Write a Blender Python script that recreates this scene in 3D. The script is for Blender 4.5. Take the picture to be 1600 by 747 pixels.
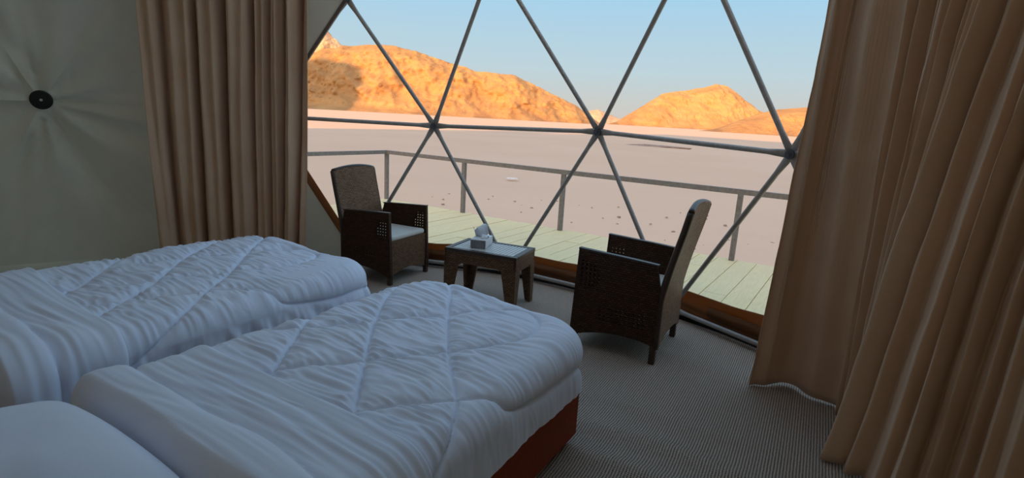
import bpy, bmesh, math, random
import numpy as np
from mathutils import Vector, Matrix
for o in list(bpy.data.objects): bpy.data.objects.remove(o)
SC = bpy.context.scene
COL = SC.collection
PI = math.pi
random.seed(4)

# ------------------------------------------------------------------ camera
PITCH, ROLL, FPX = .218, .056, 847.0
cam = bpy.data.cameras.new('camera'); cam.sensor_width = 36; cam.sensor_fit = 'HORIZONTAL'
cam.lens = 36 * FPX / 1600; cam.clip_end = 6000; cam.clip_start = .02
camo = bpy.data.objects.new('camera', cam); COL.objects.link(camo)
fw = Vector((0, math.cos(PITCH), -math.sin(PITCH))); up = Vector((0, math.sin(PITCH), math.cos(PITCH))); rt = Vector((1, 0, 0))
r_ = rt * math.cos(ROLL) + up * math.sin(ROLL); u_ = up * math.cos(ROLL) - rt * math.sin(ROLL)
camo.matrix_world = Matrix(((r_.x, u_.x, -fw.x, 0), (r_.y, u_.y, -fw.y, 0), (r_.z, u_.z, -fw.z, 1.5), (0, 0, 0, 1)))
SC.camera = camo
# ------------------------------------------------------------------ sky, sun, exposure
SC.view_settings.view_transform = 'Standard'; SC.view_settings.look = 'None'
SC.view_settings.exposure = 0.0; SC.view_settings.gamma = 1; SC.view_settings.use_curve_mapping = False
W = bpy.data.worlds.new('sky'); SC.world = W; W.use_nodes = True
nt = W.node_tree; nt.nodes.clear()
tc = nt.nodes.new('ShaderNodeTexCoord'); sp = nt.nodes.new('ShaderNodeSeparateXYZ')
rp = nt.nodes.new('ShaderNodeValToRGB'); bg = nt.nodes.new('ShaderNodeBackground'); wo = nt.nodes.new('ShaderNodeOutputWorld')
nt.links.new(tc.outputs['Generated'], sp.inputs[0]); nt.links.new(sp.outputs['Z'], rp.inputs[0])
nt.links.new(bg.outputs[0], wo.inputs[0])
cr = rp.color_ramp
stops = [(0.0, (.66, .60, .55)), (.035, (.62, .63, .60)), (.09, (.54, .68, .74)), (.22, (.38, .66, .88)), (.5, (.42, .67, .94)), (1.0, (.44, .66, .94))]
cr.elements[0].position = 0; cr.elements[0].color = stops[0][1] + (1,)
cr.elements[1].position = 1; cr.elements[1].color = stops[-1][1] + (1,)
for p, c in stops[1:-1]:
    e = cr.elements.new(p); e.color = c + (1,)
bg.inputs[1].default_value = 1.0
SUN_SX, SUN_EL = .42, math.radians(15)          # light travels towards +x*SX, +y
sl = bpy.data.lights.new('sun', 'SUN'); sl.energy = 7.8; sl.color = (1, .53, .21); sl.angle = .009
so = bpy.data.objects.new('sun', sl); COL.objects.link(so)
h_ = Vector((SUN_SX, 1, 0)).normalized()
sd = Vector((h_.x * math.cos(SUN_EL), h_.y * math.cos(SUN_EL), -math.sin(SUN_EL)))
# warm aureole of the low sun, a smooth function of the angle to it
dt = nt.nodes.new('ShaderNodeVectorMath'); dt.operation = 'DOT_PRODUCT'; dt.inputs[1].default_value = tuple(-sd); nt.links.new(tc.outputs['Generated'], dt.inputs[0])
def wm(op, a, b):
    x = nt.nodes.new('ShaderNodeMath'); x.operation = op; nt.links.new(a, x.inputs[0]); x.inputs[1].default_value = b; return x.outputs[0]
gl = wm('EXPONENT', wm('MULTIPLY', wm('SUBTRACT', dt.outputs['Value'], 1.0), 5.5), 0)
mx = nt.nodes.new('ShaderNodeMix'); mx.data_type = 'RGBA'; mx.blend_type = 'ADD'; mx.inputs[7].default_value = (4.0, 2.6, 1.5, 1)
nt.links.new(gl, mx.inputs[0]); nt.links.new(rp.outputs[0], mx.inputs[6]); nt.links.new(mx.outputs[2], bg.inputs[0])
so.rotation_euler = sd.to_track_quat('-Z', 'Y').to_euler(); so.location = (-20, -40, 40)

# ------------------------------------------------------------------ helpers
def tag(o, label=None, cat=None, group=None, kind=None):
    if label: o['label'] = label
    if cat: o['category'] = cat
    if group: o['group'] = group
    if kind: o['kind'] = kind
    return o
def empty(name, loc=(0, 0, 0), rz=0, label=None, cat=None, group=None, kind=None):
    o = bpy.data.objects.new(name, None); COL.objects.link(o); o.empty_display_size = .1
    o.location = loc; o.rotation_euler = (0, 0, rz)
    return tag(o, label, cat, group, kind)
def auto_uv(me):
    uv = me.uv_layers.new(name='uv'); n = len(me.loops)
    co = np.empty(len(me.vertices) * 3, 'f'); me.vertices.foreach_get('co', co); co = co.reshape(-1, 3)
    vi = np.empty(n, 'i'); me.loops.foreach_get('vertex_index', vi)
    pn = np.empty(len(me.polygons) * 3, 'f'); me.polygons.foreach_get('normal', pn); pn = np.abs(pn.reshape(-1, 3))
    tot = np.empty(len(me.polygons), 'i'); me.polygons.foreach_get('loop_total', tot)
    ax = np.repeat(np.argmax(pn, 1), tot); c = co[vi]
    u = np.where(ax == 0, c[:, 1], c[:, 0]); v = np.where(ax == 2, c[:, 1], c[:, 2])
    uv.data.foreach_set('uv', np.stack([u, v], 1).astype('f').ravel())
def mesh(name, v, f, mat, parent=None, smooth=False, uv=True):
    me = bpy.data.meshes.new(name); me.from_pydata([tuple(map(float, p)) for p in v], [], f); me.update()
    if uv: auto_uv(me)
    if smooth: me.polygons.foreach_set('use_smooth', [True] * len(me.polygons))
    me.materials.append(mat)
    o = bpy.data.objects.new(name, me); COL.objects.link(o)
    if parent: o.parent = parent
    return o
def grid_faces(n, m, wrap=False, off=0):
    f = []
    for i in range(n if wrap else n - 1):
        for j in range(m - 1):
            a = i * m + j; b = ((i + 1) % n) * m + j
            f.append((off + a, off + b, off + b + 1, off + a + 1))
    return f
class MB:
    """collects simple solids into one mesh"""
    def __init__(s): s.v = []; s.f = []
    def add(s, v, f):
        k = len(s.v); s.v += [tuple(p) for p in v]; s.f += [tuple(i + k for i in q) for q in f]; return s
    def box(s, x0, x1, y0, y1, z0, z1, bev=0.0):
        if bev <= 0:
            v = [(x, y, z) for z in (z0, z1) for y in (y0, y1) for x in (x0, x1)]
            return s.add(v, [(0, 2, 3, 1), (4, 5, 7, 6), (0, 1, 5, 4), (2, 6, 7, 3), (0, 4, 6, 2), (1, 3, 7, 5)])
        bm = bmesh.new(); bmesh.ops.create_cube(bm, size=1)
        for w in bm.verts: w.co = Vector(((x0 + x1) / 2 + w.co.x * (x1 - x0), (y0 + y1) / 2 + w.co.y * (y1 - y0), (z0 + z1) / 2 + w.co.z * (z1 - z0)))
        bmesh.ops.bevel(bm, geom=bm.edges[:], offset=bev, segments=2, affect='EDGES', profile=.5)
        bm.verts.index_update(); s.add([tuple(w.co) for w in bm.verts], [[q.index for q in g.verts] for g in bm.faces]); bm.free(); return s
    def prism(s, pts, t0, t1, axis='x'):
        """polygon pts (a,b) extruded along axis from t0 to t1"""
        n = len(pts)
        mk = {'x': lambda p, t: (t, p[0], p[1]), 'y': lambda p, t: (p[0], t, p[1]), 'z': lambda p, t: (p[0], p[1], t)}[axis]
        v = [mk(p, t0) for p in pts] + [mk(p, t1) for p in pts]
        f = [tuple(range(n - 1, -1, -1)), tuple(range(n, 2 * n))] + [(i, (i + 1) % n, n + (i + 1) % n, n + i) for i in range(n)]
        return s.add(v, f)
    def tube(s, path, rad, n=8, caps=True):
        path = [Vector(p) for p in path]; R = rad if isinstance(rad, (list, tuple)) else [rad] * len(path)
        t = (path[-1] - path[0]).normalized(); a = t.orthogonal().normalized(); vs = []
        for i, p in enumerate(path):
            t = (path[min(i + 1, len(path) - 1)] - path[max(i - 1, 0)]).normalized()
            a = (a - t * a.dot(t)).normalized(); b = t.cross(a)
            for k in range(n):
                q = 2 * PI * k / n; vs.append(p + (a * math.cos(q) + b * math.sin(q)) * R[i])
        f = [(i * n + k, i * n + (k + 1) % n, (i + 1) * n + (k + 1) % n, (i + 1) * n + k) for i in range(len(path) - 1) for k in range(n)]
        if caps: f += [tuple(range(n - 1, -1, -1)), tuple((len(path) - 1) * n + k for k in range(n))]
        return s.add(vs, f)
    def build(s, name, mat, parent=None, smooth=False): return mesh(name, s.v, s.f, mat, parent, smooth)
class Noise:
    """smooth value noise in 1 or 2 dimensions"""
    def __init__(s, seed): s.t = np.random.RandomState(seed).rand(256, 256) * 2 - 1
    def __call__(s, x, y=0):
        x, y = np.broadcast_arrays(np.asarray(x, float), np.asarray(y, float))
        xi = np.floor(x).astype(int); yi = np.floor(y).astype(int); fx = x - xi; fy = y - yi
        fx = fx * fx * (3 - 2 * fx); fy = fy * fy * (3 - 2 * fy); g = lambda a, b: s.t[a & 255, b & 255]
        return (g(xi, yi) * (1 - fx) + g(xi + 1, yi) * fx) * (1 - fy) + (g(xi, yi + 1) * (1 - fx) + g(xi + 1, yi + 1) * fx) * fy
    def fbm(s, x, y=0, o=4):
        return sum(s(np.asarray(x) * 2 ** k + 17 * k, np.asarray(y) * 2 ** k + 31 * k) / 2 ** k for k in range(o))
def catmull(pts, n):
    P = np.array(pts, float); P = np.vstack([2 * P[0] - P[1], P, 2 * P[-1] - P[-2]]); out = []
    for i in range(1, len(P) - 2):
        for t in np.linspace(0, 1, 24, endpoint=False):
            a, b, c, d = P[i - 1:i + 3]
            out.append(.5 * (2 * b + (c - a) * t + (2 * a - 5 * b + 4 * c - d) * t * t + (3 * b - a - 3 * c + d) * t ** 3))
    out.append(P[-2]); out = np.array(out)
    L = np.r_[0, np.cumsum(np.linalg.norm(np.diff(out, axis=0), axis=1))]; s = np.linspace(0, L[-1], n)
    return np.stack([np.interp(s, L, out[:, k]) for k in range(out.shape[1])], 1)

# ------------------------------------------------------------------ materials
class NT:
    def __init__(s, name):
        s.m = bpy.data.materials.new(name); s.m.use_nodes = True; s.t = s.m.node_tree; s.t.nodes.clear()
        s.out = s.n('ShaderNodeOutputMaterial')
    def n(s, t, **kw):
        x = s.t.nodes.new(t)
        for k, v in kw.items(): setattr(x, k, v)
        return x
    def set(s, sock, v):
        if hasattr(v, 'default_value') and hasattr(v, 'is_output'): s.t.links.new(v, sock)
        else: sock.default_value = v if not (isinstance(v, tuple) and len(v) == 3 and len(sock.default_value) == 4) else v + (1,)
    def coord(s, which='Object', scale=(1, 1, 1), rot=(0, 0, 0)):
        c = s.n('ShaderNodeTexCoord'); m = s.n('ShaderNodeMapping'); s.t.links.new(c.outputs[which], m.inputs[0])
        m.inputs['Scale'].default_value = scale; m.inputs['Rotation'].default_value = rot; return m.outputs[0]
    def noise(s, vec, scale=5, detail=4, rough=.55, dist=0):
        x = s.n('ShaderNodeTexNoise'); s.set(x.inputs['Vector'], vec); x.inputs['Scale'].default_value = scale
        x.inputs['Detail'].default_value = detail; x.inputs['Roughness'].default_value = rough; x.inputs['Distortion'].default_value = dist; return x.outputs['Fac']
    def wave(s, vec, scale, dist=0, axis='X', dscale=1, detail=2):
        x = s.n('ShaderNodeTexWave', bands_direction=axis); s.set(x.inputs['Vector'], vec); x.inputs['Scale'].default_value = scale
        x.inputs['Distortion'].default_value = dist; x.inputs['Detail Scale'].default_value = dscale; x.inputs['Detail'].default_value = detail; return x.outputs['Fac']
    def ramp(s, fac, stops):
        x = s.n('ShaderNodeValToRGB'); s.set(x.inputs[0], fac); e = x.color_ramp.elements
        e[0].position, e[0].color = stops[0][0], stops[0][1] + (1,); e[1].position, e[1].color = stops[-1][0], stops[-1][1] + (1,)
        for p, c in stops[1:-1]: q = e.new(p); q.color = c + (1,)
        return x.outputs[0]
    def mix(s, fac, a, b, mode='MIX'):
        x = s.n('ShaderNodeMix', data_type='RGBA', blend_type=mode); s.set(x.inputs[0], fac); s.set(x.inputs[6], a); s.set(x.inputs[7], b); return x.outputs[2]
    def math(s, op, a, b=0.0):
        x = s.n('ShaderNodeMath', operation=op); s.set(x.inputs[0], a); s.set(x.inputs[1], b); return x.outputs[0]
    def bump(s, h, strength=.3, dist=.01):
        x = s.n('ShaderNodeBump'); s.set(x.inputs['Height'], h); x.inputs['Strength'].default_value = strength; x.inputs['Distance'].default_value = dist; return x.outputs[0]
    def bsdf(s, col, rough=.6, normal=None, metal=0, spec=.5, sheen=0):
        x = s.n('ShaderNodeBsdfPrincipled'); s.set(x.inputs['Base Color'], col); s.set(x.inputs['Roughness'], rough)
        x.inputs['Metallic'].default_value = metal; x.inputs['Specular IOR Level'].default_value = spec; x.inputs['Sheen Weight'].default_value = sheen
        if normal: s.set(x.inputs['Normal'], normal)
        return x.outputs[0]
    def mixs(s, fac, a, b):
        x = s.n('ShaderNodeMixShader'); s.set(x.inputs[0], fac); s.t.links.new(a, x.inputs[1]); s.t.links.new(b, x.inputs[2]); return x.outputs[0]
    def transl(s, col, normal=None):
        x = s.n('ShaderNodeBsdfTranslucent'); s.set(x.inputs[0], col); return x.outputs[0]
    def end(s, sh): s.t.links.new(sh, s.out.inputs[0]); return s.m
M = {}
def plain(name, col, rough=.6, var=.15, scale=20, metal=0, bump=0.0, spec=.5):
    t = NT(name); c = t.coord(); n = t.noise(c, scale)
    dk = tuple(x * (1 - var) for x in col); lt = tuple(min(1, x * (1 + var)) for x in col)
    M[name] = t.end(t.bsdf(t.ramp(n, [(.3, dk), (.7, lt)]), rough, t.bump(n, bump, .01) if bump else None, metal, spec)); return M[name]
plain('pipe', (.42, .40, .38), .48, .12, 30, .4)
plain('bolt', (.16, .16, .17), .4, .1, 30, .7)
plain('rail', (.21, .19, .18), .6, .2, 25)
plain('black', (.008, .008, .008), .45, .2, 20)
plain('rust', (.30, .055, .022), .85, .15, 60, 0, .2, .2)
plain('cushion', (.70, .68, .62), .8, .05, 90, 0, .15)
plain('white_box', (.78, .80, .82), .5, .04, 40)
plain('grey_box', (.26, .26, .28), .5, .2, 30)
plain('tissue', (.85, .88, .92), .9, .03, 40)
plain('rim', (.16, .12, .10), .7, .2, 30)
plain('stone', (.34, .25, .21), .9, .3, 4)
plain('litter', (.80, .80, .80), .6, .05, 30)
def m_wood():
    t = NT('deck_wood'); inf = t.n('ShaderNodeObjectInfo'); c = t.coord('Object', (14, 1.2, 8)); n = t.noise(c, 2.2, 6, .6, 1.5); n2 = t.noise(t.coord('Object'), 1.3, 3)
    a = t.ramp(n, [(.25, (.74, .57, .32)), (.55, (.92, .74, .40)), (.8, (.95, .82, .48))])
    b = t.mix(t.math('MULTIPLY', inf.outputs['Random'], .45), a, (.80, .66, .40)); b = t.mix(t.math('MULTIPLY', n2, .3), b, (.94, .84, .58))
    M['deck'] = t.end(t.bsdf(b, .8, t.bump(n, .15, .005), 0, .2))
m_wood()
def m_linen():
    t = NT('linen'); c = t.coord('UV'); n = t.noise(c, 350, 2); w = t.noise(t.coord('Object'), 3, 3)
    col = t.ramp(w, [(.3, (.80, .84, .97)), (.7, (.85, .88, .98))])
    M['linen'] = t.end(t.bsdf(col, .75, t.bump(n, .06, .002), 0, .25, .15))
m_linen()
def m_wicker(name, base, lite, holes):
    t = NT(name); c = t.coord('UV')
    b = t.n('ShaderNodeTexBrick'); t.set(b.inputs['Vector'], c); b.offset = .5
    b.inputs['Color1'].default_value = base + (1,); b.inputs['Color2'].default_value = lite + (1,); b.inputs['Mortar'].default_value = tuple(x * .25 for x in base) + (1,)
    b.inputs['Scale'].default_value = 1; b.inputs['Brick Width'].default_value = .028; b.inputs['Row Height'].default_value = .014
    b.inputs['Mortar Size'].default_value = .0024; b.inputs['Mortar Smooth'].default_value = .6
    inv = t.math('SUBTRACT', 1.0, b.outputs['Fac'])
    sh = t.bsdf(b.outputs['Color'], .5, t.bump(inv, .9, .005), 0, .22)
    if holes:
        so_ = t.n('ShaderNodeSeparateXYZ'); t.set(so_.inputs[0], t.coord('Object')); y, z = so_.outputs['Y'], so_.outputs['Z']
        rng = lambda q, a, b_: t.math('MULTIPLY', t.math('GREATER_THAN', q, a), t.math('LESS_THAN', q, b_))
        reg = t.math('MAXIMUM', t.math('MULTIPLY', rng(y, -.21, .10), rng(z, .20, .31)), t.math('MULTIPLY', rng(y, .10, .245), rng(z, .40, .58))); reg = t.math('MULTIPLY', reg, t.math('GREATER_THAN', t.noise(c, 14, 1), .38))
        sy = t.math('GREATER_THAN', t.math('SINE', t.math('MULTIPLY', y, 2 * PI / .028)), .35); sz = t.math('GREATER_THAN', t.math('SINE', t.math('MULTIPLY', z, 2 * PI / .026)), -.1)
        g = t.math('MULTIPLY', reg, t.math('MULTIPLY', sy, sz))
        tr = t.n('ShaderNodeBsdfTransparent'); sh = t.mixs(g, sh, tr.outputs[0])
    M[name] = t.end(sh)
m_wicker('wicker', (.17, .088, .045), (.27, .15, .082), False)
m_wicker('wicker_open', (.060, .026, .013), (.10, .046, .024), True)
m_wicker('wicker_back_lit', (.25, .14, .078), (.38, .23, .135), False)  # lighter copy of the wicker, window light painted into the backrest colour
plain('wicker_frame', (.055, .030, .019), .38, .1, 50)
plain('table_top', (.56, .53, .50), .26, .12, 30)  # slats paled, the sky's reflection partly painted into their colour
def m_canvas(name, col, tr, trc, rough=.5):
    t = NT(name); c = t.coord('Object'); n = t.noise(c, 2.0, 5, .6); f = t.noise(c, 160, 2)
    k = t.ramp(n, [(.3, tuple(x * .88 for x in col)), (.7, col)])
    M[name] = t.end(t.mixs(tr, t.bsdf(k, rough, t.bump(f, .08, .003), 0, .4), t.transl(trc)))
m_canvas('canvas', (.72, .70, .57), .07, (.66, .64, .56), .36)
m_canvas('brown_canvas', (.40, .20, .09), .40, (.62, .28, .10), .7)
def m_curtain():
    t = NT('curtain'); c = t.coord('UV'); n = t.noise(c, 260, 2); w = t.noise(t.coord('Object'), 4, 4)
    k = t.ramp(w, [(.3, (.74, .49, .32)), (.7, (.80, .55, .37))])
    M['curtain'] = t.end(t.mixs(.08, t.bsdf(k, .85, t.bump(n, .1, .002), 0, .15, .2), t.transl((.66, .34, .17))))
m_curtain()
def m_clear():
    t = NT('clear_vinyl'); tr = t.n('ShaderNodeBsdfTransparent'); tr.inputs[0].default_value = (.97, .975, .97, 1)
    g = t.n('ShaderNodeBsdfGlossy'); g.inputs['Roughness'].default_value = .06
    fr = t.n('ShaderNodeFresnel'); fr.inputs[0].default_value = 1.3
    M['clear'] = t.end(t.mixs(t.math('MULTIPLY', fr.outputs[0], .35), tr.outputs[0], g.outputs[0]))
m_clear()
def m_carpet():
    t = NT('carpet'); c = t.coord('Object', (1, 1, 1), (0, 0, math.radians(29.0)))
    w1 = t.wave(c, 24, 1.2, 'X', 2.0); w2 = t.wave(c, 34, 1.5, 'Y', 3.0); n = t.noise(c, 140, 3); n2 = t.noise(c, 2.5, 3)
    h = t.math('ADD', t.math('MULTIPLY', w1, .6), t.math('MULTIPLY', w2, .4)); h2 = t.math('ADD', h, t.math('MULTIPLY', n, .5))
    k = t.ramp(h2, [(.35, (.070, .050, .037)), (.7, (.40, .31, .245)), (1.0, (.66, .54, .44))])
    k = t.mix(t.math('MULTIPLY', n2, .25), k, (.26, .205, .17))
    M['carpet'] = t.end(t.bsdf(k, .9, t.bump(h2, .6, .006), 0, .15))
m_carpet()
def m_sand():
    t = NT('sand'); c = t.coord('Object'); n = t.noise(c, .05, 6, .6); f = t.noise(c, 1.6, 6, .65); g = t.noise(c, 14, 4, .7)
    k = t.ramp(n, [(.3, (.76, .52, .37)), (.7, (.84, .61, .45))]); k = t.mix(t.math('MULTIPLY', f, .35), k, (.70, .46, .33)); st = t.noise(t.coord('Object', (.05, .5, 1)), 1.2, 5, .6); k = t.mix(t.math('MULTIPLY', st, .30), k, (.66, .45, .34))
    h = t.math('ADD', f, t.math('MULTIPLY', g, .3))
    M['sand'] = t.end(t.bsdf(k, .95, t.bump(h, .5, .06), 0, .05))
m_sand()
def m_rock(name, a, b, c3):
    t = NT(name); c = t.coord('Object', (1, 1, 2.2)); n = t.noise(c, .035, 7, .62, .6); s = t.wave(t.coord('Object'), .035, 5, 'Z', 1.2, 4); g = t.noise(c, .3, 6, .7)
    k = t.ramp(n, [(.3, a), (.5, b), (.72, c3)]); k = t.mix(t.math('MULTIPLY', s, .22), k, a); k = t.mix(t.math('MULTIPLY', g, .25), k, c3)
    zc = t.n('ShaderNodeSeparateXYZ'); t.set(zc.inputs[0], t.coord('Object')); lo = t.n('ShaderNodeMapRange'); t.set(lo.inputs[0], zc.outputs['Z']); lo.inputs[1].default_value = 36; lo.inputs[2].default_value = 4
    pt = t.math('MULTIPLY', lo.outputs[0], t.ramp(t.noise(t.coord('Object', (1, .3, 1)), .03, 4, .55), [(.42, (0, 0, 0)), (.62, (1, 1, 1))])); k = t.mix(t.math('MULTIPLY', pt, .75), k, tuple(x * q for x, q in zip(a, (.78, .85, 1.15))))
    M[name] = t.end(t.bsdf(k, .95, t.bump(t.math('ADD', n, t.math('MULTIPLY', g, .8)), .8, 3), 0, .03))
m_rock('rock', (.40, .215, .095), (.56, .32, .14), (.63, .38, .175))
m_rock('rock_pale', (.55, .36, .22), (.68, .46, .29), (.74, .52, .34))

# ------------------------------------------------------------------ land beyond the deck
GZ = -1.2
NZ = Noise(3)
def ground():
    # near field fine, far field coarse
    ys = np.r_[np.linspace(-30, 40, 71), np.geomspace(41, 1500, 60)]; xs = np.r_[-np.geomspace(1400, 31, 40), np.linspace(-30, 30, 61), np.geomspace(31, 1400, 40)]
    X, Y = np.meshgrid(xs, ys, indexing='ij')
    Z = GZ + .06 * NZ.fbm(X * .25, Y * .25, 4) * np.exp(-np.hypot(X, Y) / 120) + .012 * np.clip(Y - 260, 0, None) ** 1.0 * .35
    v = np.stack([X, Y, Z], -1).reshape(-1, 3)
    o = mesh('desert_ground', v, grid_faces(len(xs), len(ys)), M['sand'], smooth=True); tag(o, kind='structure')
ground()
def hill(name, crest, D, depth, mat, label, seed, rough=1.0, sc=1.0, n=420, base=GZ - 1, group=None, cliff=.5):
    nz = Noise(seed); c = np.array(crest, float); c[:, 0] *= sc; c[:, 1] = 1.5 + (c[:, 1] - 1.5) * sc; D = D * sc; xs = np.linspace(c[0, 0], c[-1, 0], n); H = np.interp(xs, c[:, 0], c[:, 1])
    k = np.ones(5) / 5; H[2:-2] = np.convolve(H, k, 'valid'); H = np.maximum(H - base, .3); hm = H.max()
    H = H * (1 + .010 * rough * nz.fbm(xs * .10, 0, 4))
    T = np.r_[np.linspace(0, 1, 80), np.linspace(1.06, 2, 12)]
    X, Tt = np.meshgrid(xs, T, indexing='ij'); Hh = H[:, None]
    tf = np.clip(Tt, 0, 1); prof = (1 - cliff) * tf ** 1.5 + cliff * (3 * np.clip((tf - .25) / .6, 0, 1) ** 2 - 2 * np.clip((tf - .25) / .6, 0, 1) ** 3)
    prof = np.where(Tt > 1, 1 - (Tt - 1) ** 1.6, prof)
    wd = depth * (.35 + .65 * Hh / hm)
    Z = base + Hh * prof
    g = nz.fbm(X * .028 + Z * .012, Z * .03, 5); g2 = nz.fbm(X * .09 + 40 + Z * .05, Z * .09, 4); g3 = nz.fbm(X * .32 + 7, Z * .30, 4)
    Y = D - wd * (1 - Tt) + rough * (g * depth * .06 + g2 * depth * .035 + g3 * depth * .014) * np.clip(4 * prof * (1.15 - prof), 0, 1) * (Tt < 1.01)
    Z = Z + rough * .03 * Hh * nz.fbm(X * .05 + 9, Tt * 6, 4) * np.clip(3 * prof * (1 - prof), 0, 1)
    o = mesh(name, np.stack([X, Y, Z], -1).reshape(-1, 3), grid_faces(n, len(T)), M[mat], smooth=True)
    return tag(o, label, 'mountain', group)
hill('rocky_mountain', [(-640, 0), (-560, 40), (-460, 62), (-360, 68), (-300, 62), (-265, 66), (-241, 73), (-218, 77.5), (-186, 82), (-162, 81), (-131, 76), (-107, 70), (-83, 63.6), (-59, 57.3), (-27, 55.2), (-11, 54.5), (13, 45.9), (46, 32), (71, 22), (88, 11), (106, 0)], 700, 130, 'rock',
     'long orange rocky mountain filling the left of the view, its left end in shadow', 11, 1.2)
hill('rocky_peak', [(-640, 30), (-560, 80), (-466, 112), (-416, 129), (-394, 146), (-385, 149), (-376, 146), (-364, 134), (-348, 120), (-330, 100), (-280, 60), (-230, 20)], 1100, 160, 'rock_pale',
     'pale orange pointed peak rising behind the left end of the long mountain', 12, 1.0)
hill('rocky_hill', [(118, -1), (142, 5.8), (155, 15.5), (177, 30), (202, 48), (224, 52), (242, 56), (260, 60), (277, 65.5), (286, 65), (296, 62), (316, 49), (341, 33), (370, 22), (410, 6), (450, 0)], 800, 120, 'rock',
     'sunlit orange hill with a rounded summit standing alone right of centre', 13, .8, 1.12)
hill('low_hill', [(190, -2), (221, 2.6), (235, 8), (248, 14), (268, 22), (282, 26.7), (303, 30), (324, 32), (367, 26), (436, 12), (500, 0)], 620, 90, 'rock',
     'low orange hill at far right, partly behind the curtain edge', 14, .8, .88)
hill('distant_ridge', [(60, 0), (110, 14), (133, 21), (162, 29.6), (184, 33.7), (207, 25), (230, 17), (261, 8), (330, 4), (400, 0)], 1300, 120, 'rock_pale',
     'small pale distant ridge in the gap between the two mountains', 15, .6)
# unseen ridge behind the camp, crest shaped to shade it (sun stands behind)
def shade_ridge():
    k = math.tan(SUN_EL) * math.hypot(SUN_SX, 1); Y0 = -200.0
    B = [(-27, 71, GZ), (-21, 72.5, GZ), (-12.8, 66, GZ), (-5, 88, GZ), (5, 135, GZ), (30, 190, GZ), (57, 215, GZ), (85, 185, GZ), (120, 150, GZ)]
    pr = sorted([(x - (y - Y0) * SUN_SX, z + (y - Y0) * k) for x, y, z in B])
    hx = -192 - (615 - Y0) * SUN_SX; hz = 62 + (615 - Y0) * k
    P = [(-1500, 60), (hx - 500, hz * .9), (hx - 120, hz + 16), (hx - 40, hz + 8), (hx - 12, hz), (hx + 2, hz - 16), (hx + 8, hz - 32), (hx + 3, hz - 42), (hx + 14, hz - 62)]
    P = [p for p in P]; P[7] = (hx + 11, hz - 45)
    P += [(hx + 40, pr[0][1] * .9), (pr[0][0] - 60, pr[0][1])] + pr + [(pr[-1][0] + 200, pr[-1][1] * .9), (900, 8)]
    P = np.array(sorted(P)); xs = np.unique(np.r_[np.linspace(-1500, 900, 160), np.linspace(hx - 60, hx + 60, 60), np.linspace(pr[0][0] - 20, pr[-1][0] + 20, 60)])
    H = np.interp(xs, P[:, 0], P[:, 1]); v = []; T = np.linspace(-1, 1, 13)
    for x, h in zip(xs, H):
        for t in T: v.append((x, Y0 + t * (8 + h * .45), GZ - 1 + (h - GZ + 1) * (1 - abs(t) ** 1.3)))
    o = mesh('unseen_ridge', v, grid_faces(len(xs), len(T)), M['rock'], smooth=True); tag(o, kind='structure')
shade_ridge()
def rock_bm(seed, sx, sy, sz):
    bm = bmesh.new(); bmesh.ops.create_icosphere(bm, subdivisions=2, radius=1); rnd = random.Random(seed); ph = [rnd.uniform(0, 6) for _ in range(6)]
    for w in bm.verts:
        c = w.co; q = 1 + .18 * math.sin(3 * c.x + ph[0]) * math.sin(3 * c.y + ph[1]) + .12 * math.sin(5 * c.z + ph[2] + 2 * c.x)
        w.co = Vector((c.x * q * sx, c.y * q * sy, max(c.z, -.35) * q * sz))
    me = bpy.data.meshes.new('stone'); bm.to_mesh(me); bm.free(); return me
stone_me = [rock_bm(i, .5, .42, .3) for i in range(4)]
for me in stone_me: me.materials.append(M['stone'])
rs = random.Random(8)
spots = []
for i in range(56): spots.append((rs.uniform(-.2, 6.5), rs.uniform(12.0, 18.0), rs.uniform(.035, .12)))
for i in range(22): spots.append((rs.uniform(-4.5, 1.5), rs.uniform(11.5, 19), rs.uniform(.03, .10)))
spots = [p for i, p in enumerate(spots) if all(math.hypot(p[0] - q[0], p[1] - q[1]) > .5 for q in spots[:i])]
for i, (x, y, s) in enumerate(spots):
    o = bpy.data.objects.new('stone', stone_me[i % 4]); COL.objects.link(o); o.location = (x, y, GZ + .03); o.scale = (s * 1.3, s, s); o.rotation_euler = (0, 0, rs.uniform(0, 6))
    tag(o, 'small dark stone lying on the shaded sand beyond the deck', 'stone', 'stones scattered over the shaded sand')
oc = bpy.data.objects.new('dark_mound', rock_bm(21, 4.2, 1.2, .28)); COL.objects.link(oc); oc.data.materials.append(M['stone']); oc.location = (19.5, 76, GZ); oc.rotation_euler = (0, 0, -.5)  # low mound built for a dark patch on the sand
tag(oc, 'low dark mound on the sand right of centre, above the railing', 'rock')
def litter():
    n = 12; v = []; nz = Noise(5)
    for i in range(n):
        for j in range(7):
            v.append(((i / 11 - .5) * .5, (j / 6 - .5) * .3, .05 + .09 * abs(nz(i * .9, j * .8)) * (1 if 0 < i < 11 and 0 < j < 6 else .3)))
    f = grid_faces(n, 7); o = mesh('plastic_sheet', v, f, M['litter']); o.location = (-.15, 24.6, GZ)
    md = o.modifiers.new('thick', 'SOLIDIFY'); md.thickness = .012
    tag(o, 'crumpled white sheet lying alone on the sand beyond the railing', 'sheet')
litter()

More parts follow.
